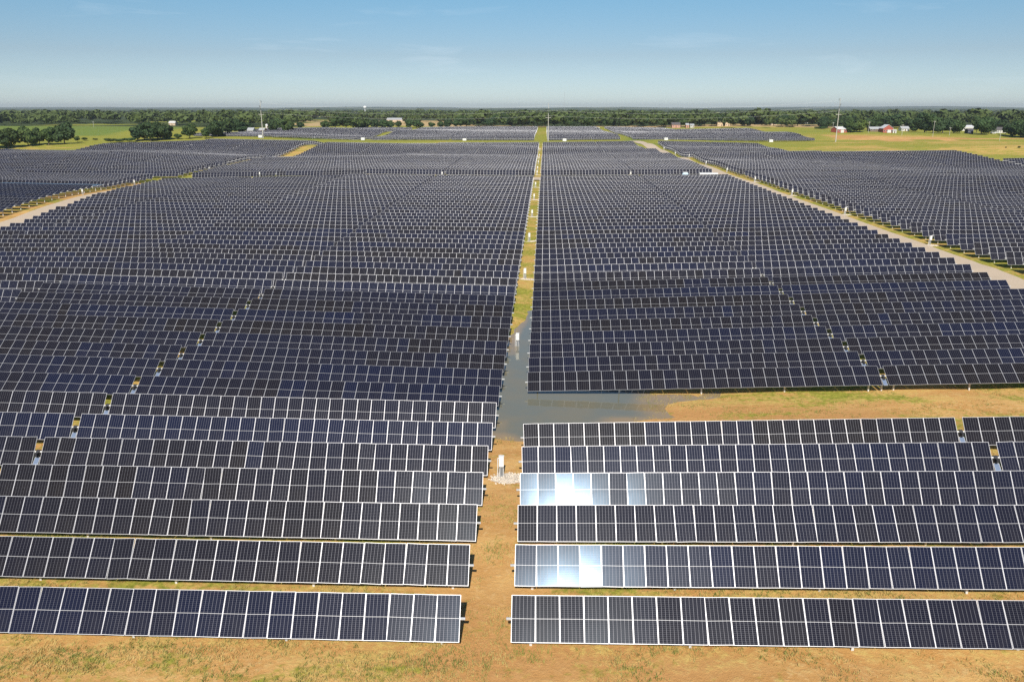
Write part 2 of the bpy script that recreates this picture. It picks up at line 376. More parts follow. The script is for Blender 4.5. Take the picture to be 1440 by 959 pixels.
# gravel tracks
def l2_end(y): return -108.7 - 0.20 * (min(y, 262) - 165) if y > 150 else -105.7
def strip(name, left, right, ys, lift, label):
    Vs = []; nseg = 4
    for y in ys:
        a, b = left(y), right(y); wob = 0.5 * mnoise.noise(Vector((a, y * .05, 1)))
        for i in range(nseg + 1):
            x = a + (b - a) * i / nseg + (wob if i in (0, nseg) else 0); Vs.append((x, y, rough_height(x, y) + lift + (0.03 if i in (1, 2, 3) else 0)))
    Fs = [[j * (nseg + 1) + i, j * (nseg + 1) + i + 1, (j + 1) * (nseg + 1) + i + 1, (j + 1) * (nseg + 1) + i] for j in range(len(ys) - 1) for i in range(nseg)]
    o = link(name, np_mesh(name, np.array(Vs), np.array(Fs), [M['gravel']])); tag(o, label, kind='structure')
strip('gravel_road', lambda y: 59.4, lambda y: 66.4, list(YS[(YS > 60) & (YS < 590)]), .07, 'pale gravel track between the right panel blocks')
strip('gravel_road', lambda y: l2_end(y) - 7.2, lambda y: l2_end(y) - 0.6, list(YS[(YS > 126) & (YS < 272)]), .08, 'tan gravel track diagonal across the left panel blocks')
strip('gravel_road', lambda y: l2_end(y), lambda y: 59.4, [272, 275, 280, 284], .10, 'narrow cross track in front of the second panel block')

# ------------------------------------------------------------------ solar trackers
def panel_mesh():
    b = MB(); x1, y1 = (W - .007) / 2, CHORD / 2; fw = .014; z = .10; t = .035
    b.face([(-x1+fw,-y1+fw,z-.003),(x1-fw,-y1+fw,z-.003),(x1-fw,y1-fw,z-.003),(-x1+fw,y1-fw,z-.003)], 0,
           [(fw/2/x1,fw/2/y1),(1-fw/2/x1,fw/2/y1),(1-fw/2/x1,1-fw/2/y1),(fw/2/x1,1-fw/2/y1)])
    for (a, c, d, e) in ((-x1,x1,-y1,-y1+fw),(-x1,x1,y1-fw,y1),(-x1,-x1+fw,-y1+fw,y1-fw),(x1-fw,x1,-y1+fw,y1-fw)):
        b.face([(a,d,z),(c,d,z),(c,e,z),(a,e,z)], 1)
    b.face([(-x1,y1,z-t),(x1,y1,z-t),(x1,-y1,z-t),(-x1,-y1,z-t)], 2)
    for a, c in (((-x1,-y1),(x1,-y1)),((x1,-y1),(x1,y1)),((x1,y1),(-x1,y1)),((-x1,y1),(-x1,-y1))):
        b.face([(*a,z-t),(*c,z-t),(*c,z),(*a,z)], 1)
    return b.mesh('solar_panel', [M['glass'], M['alu'], M['back']])
PANEL = panel_mesh()
GAP = 0.52
def tube_mesh(L): return smooth(MB().tube((-.23, 0, 0), (L + .23, 0, 0), .07, n=10).mesh('torque_tube', [M['galv']]))
POST = MB().box(-.06, .06, -.075, -.065, -.5, 1.34).box(-.06, .06, .065, .075, -.5, 1.34).box(-.005, .005, -.065, .065, -.5, 1.34).mesh('post', [M['galv']])
BEAR = MB().tube((-.04, 0, 0), (.04, 0, 0), .12, n=10).mesh('bearing', [M['galv']])
MOTOR = MB().tube((-.12, 0, 0), (.12, 0, 0), .15, n=14).box(-.09, .09, -.42, -.12, -.22, .02).box(-.13, .13, -.11, .11, -.32, -.1).mesh('drive_motor', [M['dark']])
def ctrl_frame():
    b = MB(); b.box(-.19, .19, -.42, -.39, 0, .03); b.box(-.19, .19, .39, .42, 0, .03); b.box(-.19, -.165, -.39, .39, 0, .03); b.box(.165, .19, -.39, .39, 0, .03); b.box(-.02, .02, -.03, .60, -.06, -.02)
    return b.mesh('controller_panel', [M['alu']])
CTRL = ctrl_frame(); CTRL_PV = MB().box(-.165, .165, -.39, .39, .004, .022).mesh('glass', [M['small_pv']])
CTRL_BOX = MB().box(-.14, .14, -.09, .09, -.2, .2).mesh('controller_box', [M['white']])
TUBES = {}; TABLES = {}; FRAMES = {}
def modules(n1, n2):
    """centres of the modules along a tracker of two wings, plus the middle of the gap and total length"""
    xs = [W * (i + .5) for i in range(n1)] + [n1 * W + GAP + W * (i + .5) for i in range(n2)]
    return xs, n1 * W + GAP / 2, (n1 + n2) * W + GAP
def place(x0, x1, y, jz=0.0):
    za = base_height(x0, y) + jz; zb = base_height(x1, y) + jz
    return za, math.atan2(zb - za, x1 - x0)
def ordinal(n):
    return f"{n}{'th' if 10 <= n % 100 <= 20 else {1:'st',2:'nd',3:'rd'}.get(n % 10, 'th')}"
DROP = {'L2': -.42, 'R3': -.4, 'L4': -.4, 'L3': .1, 'R2': .05}
def near_tracker(x0, y, n1, n2, tilt, label, group, tints, mir):
    xs, gx, L = modules(n1, n2)
    za, sl_ = place(x0, x0 + L, y, mir)
    root = thing('solar_tracker', label, 'solar tracker', (x0, y, za), (0, -sl_, 0), group)
    key = (n1, n2)
    if key not in TUBES: TUBES[key] = tube_mesh(L)
    link('torque_tube', TUBES[key], root, (0, 0, TUBE))
    for i, x in enumerate(xs):
        o = link('solar_panel', PANEL, root, (x, 0, TUBE), (R(tilt) + random.gauss(0, R(.45)), random.gauss(0, R(.8)), 0))
        t = tints(i); o.color = (t, 0, 0, 1)
    np_ = 5
    for wing in ((0, n1 * W), (n1 * W + GAP, L)):
        for i in range(np_):
            x = wing[0] + (wing[1] - wing[0]) * (i + .12) / (np_ - .76)
            link('post', POST, root, (x, 0, 0)); 
    link('post', POST, root, (gx, 0, 0))
    link('drive_motor', MOTOR, root, (gx, 0, TUBE))
    c = link('controller_panel', CTRL, root, (gx, -.52, TUBE - .62 + (.22 if tilt < 45 else 0)), (R(tilt * .8), 0, 0)); link('glass', CTRL_PV, c)
    link('controller_box', CTRL_BOX, root, (gx, .28, TUBE - .45))
    return root
def far_tracker(x0, y, n1, n2, tilt, label, group, dz=0):
    xs, gx, L = modules(n1, n2); key = (n1, n2)
    za, sl_ = place(x0, x0 + L, y, dz + random.uniform(-.05, .05))
    if key not in TABLES:
        b = MB(); y1 = CHORD / 2; z = .10; t = .035
        for a, n, u in ((0, n1, 0), (n1 * W + GAP, n2, n1)):
            if n == 0: continue
            c = a + n * W
            b.face([(a,-y1,z),(c,-y1,z),(c,y1,z),(a,y1,z)], 0, [(u,0),(u+n,0),(u+n,1),(u,1)])
            b.face([(a,y1,z-t),(c,y1,z-t),(c,-y1,z-t),(a,-y1,z-t)], 2)
            for p_, q_ in (((a,-y1),(c,-y1)),((c,-y1),(c,y1)),((c,y1),(a,y1)),((a,y1),(a,-y1))):
                b.face([(*p_,z-t),(*q_,z-t),(*q_,z),(*p_,z)], 1)
        TABLES[key] = b.mesh('panel_table', [M['glass'], M['edge'], M['back']])
        f = MB().tube((-.35, 0, TUBE), (L + .35, 0, TUBE), .075, n=6)
        for i in range(11): x = L * (i + .1) / 10.2; f.box(x - .06, x + .06, -.07, .07, -.5, TUBE - .04)
        FRAMES[key] = f.mesh('solar_tracker', [M['galv']])
    o = tag(link('solar_tracker', FRAMES[key], None, (x0, y, za), (0, -sl_, 0)), label, 'solar tracker', group)
    t = link('panel_table', TABLES[key], o, (0, 0, TUBE), (R(tilt), 0, 0)); t.color = (random.random(), .85, 0, 1)
    return o

tiltL = {0:50.6, 1:50.2, 2:52.6, 3:53.6, 4:52, 5:52.5, 6:52.5}
tiltR = {0:48.4, 1:52.35, 2:50.0, 3:55.0, 4:52.5, 5:53}
def tilt_of(colname, k):
    if k >= 60: return 58.5 + math.sin(k * .9)
    if colname == 'L1': return tiltL.get(k, 34 + (k % 3) * .7 if k < 15 else min(57, 50 + (k - 15) * .25) + 1.2 * math.sin(k * 1.7))
    if colname == 'R1': return tiltR.get(k, 36 + (k % 3) * .6 if k < 17 else min(57, 50 + (k - 17) * .25) + 1.2 * math.sin(k * 2.1))
    if colname == 'L2': return 55 + math.sin(k)
    if colname == 'R2': return 57 + 1.0 * math.sin(k)
    return (59 if k >= 51 or colname[0] in 'LF' and colname != 'L1' else 55) + 1.5 * math.sin(k * 1.3 + len(colname))
def tint_fn(colname, k, n):
    rr = random.Random(hash((colname[0], int(colname[1]), k)) % 100000 + k * 17)
    rr = random.Random(k * 31 + (7 if colname[0] == 'L' else 3) + int(colname[1]) * 101)
    basev = rr.choice([.12, .2, .3, .45, .6, .75]); runs = []
    v_ = basev
    for i in range(n):
        if rr.random() < .14: v_ = min(1, max(0, basev + rr.uniform(-.35, .45)))
        runs.append(min(1, max(0, v_ + rr.uniform(-.2, .2))))
    if colname == 'L1' and k == 0: runs = [min(1, .5 + .4 * rr.random()) for _ in runs]
    if colname == 'L1' and k in (1, 2): runs = [x * .55 for x in runs]
    if colname == 'R1' and k in (3,): runs = [.45 + .4 * rr.random() for _ in runs]
    return lambda i: runs[i]

WHERE = {'L1': 'directly left of the grass aisle', 'R1': 'directly right of the grass aisle', 'L2': 'second block left of the grass aisle',
         'R2': 'block right of the right gravel track', 'L3': 'block left of the left gravel track', 'R3': 'second block right of the right gravel track',
         'L4': 'second block left of the left gravel track', 'R4': 'third block right of the right gravel track', 'L5': 'third block left of the left gravel track', 'R5': 'fourth block right of the right gravel track'}
GROUPS = {k: 'solar trackers in the ' + v if k[1] != '1' else 'solar trackers ' + v for k, v in WHERE.items()}
def half_w(y): return 0.643 * (y * 0.97 + 7)
def visible(a, b, y):
    h = half_w(y); c = -y * YAW
    return b > c - h - 4 and a < c + h + 4
LEN = 53 * W + GAP; N1, N2 = 25, 28
def columns(y):
    """columns of trackers at depth y: name, x of the left end, modules in the two wings"""
    out = [('R1', -1.3, 28, 25), ('L1', -3.7 - LEN, 25, 28)]
    e = l2_end(y); L = -64.9 - e; n2 = max(0, int((L - 28 * W - GAP) / W)); n2 = min(n2, 30)
    l2len = (28 + n2) * W + GAP
    out.append(('L2', -64.9 - l2len, n2, 28))
    x = e - (10.0 if y < 285 else 4.4 if y < 360 else 8.5)
    for nm in ('L3', 'L4', 'L5'):
        out.append((nm, x - LEN, 25, 28)); x -= LEN + 1.3
    x = 68.4
    for nm in ('R2', 'R3', 'R4', 'R5'):
        out.append((nm, x, 28, 25)); x += LEN + 1.3
    return out
jobs = []
counts = {}
for k in range(55):                                        # front field
    y = row_y(k)
    for nm, x0, n1, n2 in columns(y):
        L = (n1 + n2) * W + GAP
        if not visible(x0, x0 + L, y): continue
        if nm == 'R1' and k in (6, 7): continue
        if k > 50 and nm in ('L1', 'L2', 'R1'): continue
        if nm == 'L2': y += 2.1
        if nm[0] == 'L' and int(nm[1]) >= 3 and y < 160: continue
        if nm in ('R2', 'R3', 'R4', 'R5') and y < 96: continue
        jobs.append((y, nm, k, x0, n1, n2)); y = row_y(k)
for k in range(47):                                        # second field behind the cross track
    y = 288.5 + PITCH_ROW * k
    for nm, x0, n1, n2 in columns(y):
        L = (n1 + n2) * W + GAP
        if not visible(x0, x0 + L, y): continue
        if nm[0] == 'R' and ((x0 > 120 and y > 440) or (x0 > 180 and y > 352)): continue
        if nm[0] == 'L' and ((x0 + LEN < -235 and y > 415) or (x0 + LEN < -180 and y > 470)): continue
        if nm == 'R1' and 424 < y < 505 and True: n1, n2 = (28, 20) if y > 440 else (28, 25)
        jobs.append((y, nm, 60 + k, x0, n1, n2))
for k in range(64):                                        # far field behind the grass belt
    y = 592 + PITCH_ROW * k
    if 700 < y < 706: continue
    for nm, x0, n1, n2 in (('F0', 1.5, 28, 18), ('F1', -8 - LEN, 28, 25), ('F2', -9.5 - 2 * LEN, 28, 25), ('F3', -19 - 3 * LEN, 28, 25), ('F4', 63, 28, 28), ('F5', 64.5 + 56 * W + GAP, 28, 28), ('F6', -20.5 - 4*LEN, 28, 25)):
        if nm == 'F5' and y > 640 + (193 - 64.5 - LEN) * 1.6 + 60: continue
        if nm == 'F6' and not (600 < y < 790): continue
        if nm == 'F3' and y > 860: continue
        jobs.append((y, nm, 200 + k, x0, n1, n2))
jobs.sort(key=lambda j: j[0])
ind = jobs[:300]; rest = jobs[300:]
for y, nm, k, x0, n1, n2 in ind:
    counts[nm] = counts.get(nm, 0) + 1
    q = ordinal(counts[nm])
    tilt = tilt_of(nm, k)
    if nm == 'L3' and k < 60:
        tilt = 24 if y < 231 else (3 if y < 243 else 56)
    label = f"{q} row from the front, {WHERE[nm]}"
    if nm in ('L1', 'R1'):
        extra = {('L1', 1): 'frontmost tilted row of dark blue solar panels directly left of the grass aisle',
                 ('R1', 1): 'frontmost tilted row of dark solar panels directly right of the grass aisle',
                 ('R1', 2): 'second row right of the aisle, white sun glare on its panels near the aisle',
                 ('R1', 4): 'fourth row right of the aisle, blue and white sun glare near the aisle',
                 ('R1', 6): 'sixth row right of the aisle, last one before the open flooded strip',
                 ('R1', 7): 'first row right of the aisle behind the open flooded strip, mirrored in the water'}.get((nm, counts[nm]))
        if extra: label = extra
        else: label = f"{q} row of solar panels from the front, {WHERE[nm]}"
    else: label = f"{q} visible panel row from the front, {WHERE[nm]}"
    if y < 152:
        near_tracker(x0, y, n1, n2, tilt, label, GROUPS[nm], tint_fn(nm, k, n1 + n2), DROP.get(nm, 0))
    else:
        far_tracker(x0, y, n1, n2, tilt + random.uniform(-.8, .8), label, GROUPS[nm], DROP.get(nm, 0))
# everything farther away: too many to count, one mass of tracker rows
b = MB(); uo = 0
for y, nm, k, x0, n1, n2 in rest:
    L = (n1 + n2) * W + GAP
    za = base_height(x0, y) + DROP.get(nm, 0); zb = base_height(x0 + L, y) + DROP.get(nm, 0); t = R(57 + random.uniform(-1.5, 1.5)); uo += 60 + random.randint(0, 9)
    cy, sz = CHORD / 2 * math.cos(t), CHORD / 2 * math.sin(t)
    zz = lambda x: za + (zb - za) * (x - x0) / L + TUBE
    for a, n, u in ((x0, n1, 0), (x0 + n1 * W + GAP, n2, n1)):
        c = a + n * W
        lo0, lo1, hi0, hi1 = (a, y - cy, zz(a) - sz), (c, y - cy, zz(c) - sz), (a, y + cy, zz(a) + sz), (c, y + cy, zz(c) + sz)
        b.face([lo0, lo1, hi1, hi0], 0, [(uo + u, 0), (uo + u + n, 0), (uo + u + n, 1), (uo + u, 1)])
        off = (0, .035 * math.sin(t), -.035 * math.cos(t)); o4 = [tuple(p[i] + off[i] for i in range(3)) for p in (lo0, lo1, hi1, hi0)]
        b.face([o4[3], o4[2], o4[1], o4[0]], 2)
        b.face([lo0, o4[0], o4[1], lo1], 1); b.face([hi0, hi1, o4[2], o4[3]], 1); b.face([lo1, o4[1], o4[2], hi1], 1); b.face([lo0, hi0, o4[3], o4[0]], 1)
    b.tube((x0 - .3, y, zz(x0)), (x0 + L + .3, y, zz(x0 + L)), .07, n=4, m=3)
    for i in range(9): x = x0 + L * (i + .1) / 8.2; b.box(x - .06, x + .06, y - .07, y + .07, zz(x) - TUBE - .2, zz(x) - .05, 3)
o = b.build('solar_tracker_rows', [M['glass'], M['edge'], M['back'], M['galv']]); o.color = (.5, .9, 0, 1)
tag(o, 'dense mass of distant solar panel rows before the tree line', 'solar panels', kind='stuff')

# ------------------------------------------------------------------ combiner boxes and other site equipment
def combiner(x, y, label, group, stone=True, h=1.0):
    z = rough_height(x, y)
    t = thing('combiner_box', label, 'electrical box', (x, y, z), group=group); t.scale = (.88, .88, .9)
    MB().box(-.025, .025, -.03, .03, -.4, 1.79).build('post', M['galv'], t, (-.15, .07, 0))
    MB().box(-.025, .025, -.03, .03, -.4, 1.79).build('post', M['galv'], t, (.15, .07, 0))
    e = MB().box(-.19, .19, -.20, .03, .95, 1.80).build('enclosure', M['white'], t); MB().box(-.21, .21, -.23, .05, 1.803, 1.83).build('lid', M['white'], e)
    MB().box(-.17, .17, -.212, -.202, .98, 1.77).build('door', M['white'], e); MB().box(.12, .14, -.235, -.214, 1.3, 1.45).build('handle', M['grey'], e)
    MB().tube((-.29, -.05, -.3), (-.29, -.05, 1.6), .03).tube((-.29, -.05, 1.6), (-.18, -.05, 1.6), .028).build('conduit', M['white'], t)
    MB().tube((.05, -.1, -.3), (.05, -.1, .95), .05).tube((-.08, -.1, -.3), (-.08, -.1, .95), .05).build('cable_duct', M['grey'], t)
    return t
def stone_patch(cx, cy, rx, ry, label):
    V_ = []; F_ = []
    n = 28; base = []
    for i in range(n):
        a = 2 * math.pi * i / n; rr = 1 + .22 * mnoise.noise(Vector((math.cos(a) * 1.6, math.sin(a) * 1.6, cx + cy)))
        x = cx + rx * rr * math.cos(a); y = cy + ry * rr * math.sin(a); V_.append((x, y, rough_height(x, y) + .012))
    V_.append((cx, cy, rough_height(cx, cy) + .06)); F_ = [[i, (i + 1) % n, n] for i in range(n)]
    for _ in range(int(190 * rx * ry)):
        a = random.uniform(0, 2 * math.pi); q = math.sqrt(random.random()) * 1.12; x = cx + rx * q * math.cos(a); y = cy + ry * q * math.sin(a); s = random.uniform(.025, .07)
        z = rough_height(x, y) + .03 + .03 * (1 - min(1, q)); bb = len(V_)
        for dx, dy, dz in ((-1,-.8,-.4),(1,-.9,-.4),(.9,1,-.4),(-.9,.8,-.4),(random.uniform(-.3,.3),random.uniform(-.3,.3),.9)): V_.append((x + dx * s, y + dy * s, z + dz * s))
        F_ += [[bb, bb+1, bb+4], [bb+1, bb+2, bb+4], [bb+2, bb+3, bb+4], [bb+3, bb, bb+4]]
    me = bpy.data.meshes.new('gravel_patch'); me.from_pydata(V_, [], F_); me.materials.append(M['stone'])
    tag(link('gravel_patch', me), label, 'gravel', kind='stuff')
names = ['nearest white combiner box on posts, beside pale gravel in the aisle', 'white combiner box on posts standing in the flooded aisle']
for i in range(13):
    y = 50.2 + 33.2 * i
    if 262 < y < 290: y += 14
    lab = names[i] if i < 2 else f"{ordinal(i+1)} white combiner box along the grass aisle, counted from the front"
    combiner(-2.75, y, lab, 'white combiner boxes along the grass aisle')
    if i not in (1,) and i < 8: stone_patch(-2.35 if i == 0 else -2.3, y - .25, 1.15 if i == 0 else 1.3, .95 if i == 0 else .6, f"pale crushed stone under the {'nearest' if i==0 else ordinal(i+1)} combiner box in the aisle")
for i, y in enumerate((141, 182, 222, 262, 303, 343, 384, 425, 466)):
    combiner(67.3, y, f"{ordinal(i+1)} white box beside the right gravel track, counted from the front", 'white combiner boxes beside the right gravel track')
    if i < 4: stone_patch(67.0, y - .6, 1.5, .8, f"pale stone patch under the {ordinal(i+1)} box of the right track")
for i, y in enumerate((218, 264, 311, 402)):
    combiner(l2_end(y) - (8.3 if y < 285 else 2.2), y, f"{ordinal(i+1)} white box beside the left gravel track, counted from the front", 'white combiner boxes beside the left gravel track')
for i, (x, y) in enumerate(((-64.35, 225), (-64.35, 258), (-64.35, 300), (30.2, 286.8), (49.0, 302), (-36.3, 286.6), (-102, 286.8))):
    combiner(x, y, ['white box between two left blocks, nearer of the pair before the cross track', 'white box between two left blocks, beside the cross track', 'white box between two left blocks, behind the cross track',
        'small white box beside the cross track in the right block', 'white box among rows above the pale blue transformer', 'small white box beside the cross track in the left block', 'white box beside the cross track, two blocks left of the aisle'][i], 'scattered white combiner boxes')
def station(x, y, length, label, rz=0.0, h=1.5, dz=.15):
    z = base_height(x, y)
    t = thing('inverter_station', label, 'equipment cabinet', (x, y, z + dz), (0, 0, rz), 'white inverter stations')
    w = length / 2
    MB().box(-w - .1, w + .1, -1.25, 1.25, -.5, 0).build('skid', M['grey'], t)
    bd = MB().box(-w, w, -1.15, 1.15, .003, h).build('housing', M['white'], t); MB().box(-w - .06, w + .06, -1.2, 1.2, h + .003, h + .1).build('roof', M['white'], t)
    nd = max(2, int(length / 1.2))
    for i in range(nd):
        a = -w + .12 + i * (length - .24) / nd; d = MB().box(a, a + (length - .24) / nd - .06, -1.18, -1.153, .15, h - .15).build('door', M['white'], t)
        MB().box(a + .1, a + .5, -1.2, -1.183, h * .55, h * .75).build('vent', M['grey'], d)
station(55.5, 278, 6.1, 'long white inverter container beside the right track and cross track')
station(-136 - 12, 366, 6.1, 'long white inverter container beside the left track among far rows')
x, y, z = at_depth(888, 425); station(44, 430, 6.0, 'white inverter container deep in the right block near the grass belt')
for i, (px, lab) in enumerate(((516, 'white cabinet at the grass belt, left of the other cabinets'), (655, 'white cabinet at the grass belt, just left of the aisle'), (792, 'white cabinet at the grass belt, just right of the centre pole'),
                  (931, 'white cabinet at the grass belt, right of the far grass strip'), (1075, 'white cabinet at the grass belt near the right end of far rows'))):
    x, y, z = at_depth(px, 587.5); station(x, 587.5, 2.6, lab)
x, y, z = at_depth(834, 850); station(x, 850, 8, 'white container among the farthest rows, right of the aisle', h=1.8)
x, y, z = at_depth(840, 703); station(x, 703, 7, 'white container in the middle of the far field right of the aisle', h=1.7)
x, y, z = at_px(484 * 140 / 1440 + 330, 199)
station(at_depth(378, 588)[0] - 1.2, 588, 2.6, 'white cabinet at the grass belt beside the left steel pole')
def transformer():
    t = thing('transformer', 'pale blue transformer cabinet on the cross track before the dark row', 'transformer', (48.0, 279.5, base_height(48, 279)))
    pb = plain('pale_blue_paint', (0.50, 0.66, 0.80), .4)
    t.scale = (.6, .6, .85)
    MB().box(-1.5, 1.5, -1.2, 1.2, -.3, .25).build('pad', M['grey'], t)
    b = MB().box(-1.2, 1.2, -.9, .9, .253, 2.1).build('tank', pb, t); MB().box(-1.3, 1.3, -1.0, 1.0, 2.103, 2.25).build('lid', M['white'], b)
    for s in (-1, 1):
        f = MB()
        for i in range(6): f.box(s * 1.22 if s > 0 else -1.6, 1.6 if s > 0 else -1.22, -.7 + i * .28, -.62 + i * .28, .5, 1.8)
        f.build('radiator', pb, t)
transformer()

# ------------------------------------------------------------------ poles and masts
def monopole(px, y, top_px, label):
    x, y, z = at_depth(px, y); dx, dy, dz = px_ray(px, top_px); h = CAM_H + dz * y / dy - z
    t = thing('transmission_pole', label, 'power pole', (x, y, z), group='tall steel transmission poles across the grass belt')
    MB().tube((0, 0, -1), (0, 0, h), .36, .13, n=12).build('shaft', M['pole'], t)
    for k, hh in enumerate((h - .8, h - 4.2, h - 7.6)):
        s = -1 if k % 2 else 1
        a = MB().tube((0, 0, hh), (0, s * 2.2, hh + .5), .10, .06, n=6).build('crossarm', M['galv'], t)
        ins = MB().tube((0, s * 2.2, hh + .45), (0, s * 2.2, hh - 1.0), .12, n=8)
        for q in range(4): ins.tube((0, s * 2.2, hh - .1 - q * .25), (0, s * 2.2, hh - .16 - q * .25), .2, n=8)
        ins.build('insulator', M['dark'], a)
    a = MB().box(-1.9, 1.9, -.08, .08, h * .62, h * .62 + .22).build('crossarm', M['pole'], t)
    for s in (-1.7, 0, 1.7): MB().tube((s, 0, h * .62 + .22), (s, 0, h * .62 + .6), .1, n=8).build('insulator', M['grey'], a)
    return x, y, z, h
poles = [monopole(379, 582, 141, 'tall steel pole at the grass belt, left of the aisle'), monopole(769.5, 578, 145, 'tall steel pole standing in the far end of the grass aisle'),
         monopole(1164, 570, 138, 'tall steel pole on the right meadow in front of the farm')]
for i in range(2):
    a, c = poles[i], poles[i + 1]
    for k, dh in enumerate((1.8, 5.2, 8.6)):
        f = MB(); N = 14; s = -1 if k % 2 else 1
        for q in range(N):
            P = []
            for w_ in (q / N, (q + 1) / N):
                P.append((a[0] + (c[0] - a[0]) * w_, a[1] + (c[1] - a[1]) * w_ + s * 2.2, (a[2] + a[3]) * (1 - w_) + (c[2] + c[3]) * w_ - dh - 3.4 * 4 * w_ * (1 - w_)))
            f.tube(P[0], P[1], .03, n=4, caps=False)
        o = f.build('power_cable', M['galv'])
        tag(o, f"thin sagging cable, {['top','middle','lowest'][k]} strand between {'left and centre' if i == 0 else 'centre and right'} poles", 'cable', 'power cables between the tall poles')
def utility_pole(px, by, top, label):
    x, y, z = at_px(px, by); dx, dy, dz = px_ray(px, top); h = CAM_H + dz * y / dy - z
    t = thing('utility_pole', label, 'utility pole', (x, y, z), (0, 0, .15), group='small utility poles before the farms')
    MB().tube((0, 0, -1), (0, 0, h), .15, .11, n=8).build('shaft', M['pole'], t)
    MB().box(-1.2, 1.2, -.07, .07, h - .9, h - .7).build('crossarm', M['pole'], t)
for px, by, tp, lab in ((1106, 178, 169, 'small wooden pole between the grey roofed barn and red shed'), (1171, 183, 172, 'small wooden pole just right of the tall right steel pole'), (1221, 187, 171, 'small wooden pole left of the farmhouse roofs'),
    (1268, 191, 175, 'small pole in the meadow right of the red gabled barn'), (1302.5, 187, 176, 'small pole before the big tree clump on the right'), (1311.5, 193, 170, 'taller thin pole before the big tree clump on the right'),
    (1335, 191, 179, 'short pole at the right edge of the tree clump'), (1405.5, 198, 184, 'pale pole in the meadow near the right edge of the field'), (132, 180, 171, 'pale pole in the green field at the left'), (1378, 190, 180, 'slim pole beside the round tree near the navy shed')):
    utility_pole(px, by, tp, lab)
def mast():
    x, y, z = at_depth(791, 3200); t = thing('radio_mast', 'hair thin lattice radio mast on the horizon right of centre', 'radio mast', (x, y, z)); h = 82
    b = MB(); 
    for a in (0, 2.09, 4.19): b.tube((.8 * math.cos(a), .8 * math.sin(a), 0), (.8 * math.cos(a), .8 * math.sin(a), h), .16, n=4)
    for i in range(40):
        for a, c in ((0, 2.09), (2.09, 4.19), (4.19, 0)): b.tube((.8 * math.cos(a), .8 * math.sin(a), i * 2.05), (.8 * math.cos(c), .8 * math.sin(c), i * 2.05 + 2.05), .05, n=3, caps=False)
    b.build('lattice', M['grey'], t)
    MB().tube((0, 0, h), (0, 0, h + 5), .12, n=5).build('antenna', M['grey'], t)
    for i, a in enumerate((.4, 2.5, 4.6)): MB().tube((0, 0, h * .9), (38 * math.cos(a), 38 * math.sin(a), 0), .03, n=3).build('guy_wire', M['grey'], t)
mast()
def water_tower():
    x, y, z = at_depth(520.5, 3000); t = thing('water_tower', 'white water tower with round tank above the distant woods', 'water tower', (x, y, z))
    H = 26.5 - z + 1
    prof = [(1.6, 0), (1.3, .5 * H), (1.5, H - 5), (4.2, H - 2.5), (6.2, H), (6.4, H + 1.5), (5.4, H + 4), (3.0, H + 5.6), (.01, H + 6.2)]
    V_ = []; n = 20
    for r_, zz_ in prof:
        for i in range(n): V_.append((r_ * math.cos(2 * math.pi * i / n), r_ * math.sin(2 * math.pi * i / n), zz_))
    def ring(a, b_): return [[j * n + i, j * n + (i + 1) % n, (j + 1) * n + (i + 1) % n, (j + 1) * n + i] for j in range(a, b_) for i in range(n)]
    for nm_, a, b_ in (('stem', 0, 2), ('tank', 2, 8)):
        me = bpy.data.meshes.new(nm_); me.from_pydata(V_, [], ring(a, b_)); me.materials.append(M['white']); smooth(me); link(nm_, me, t)
water_tower()

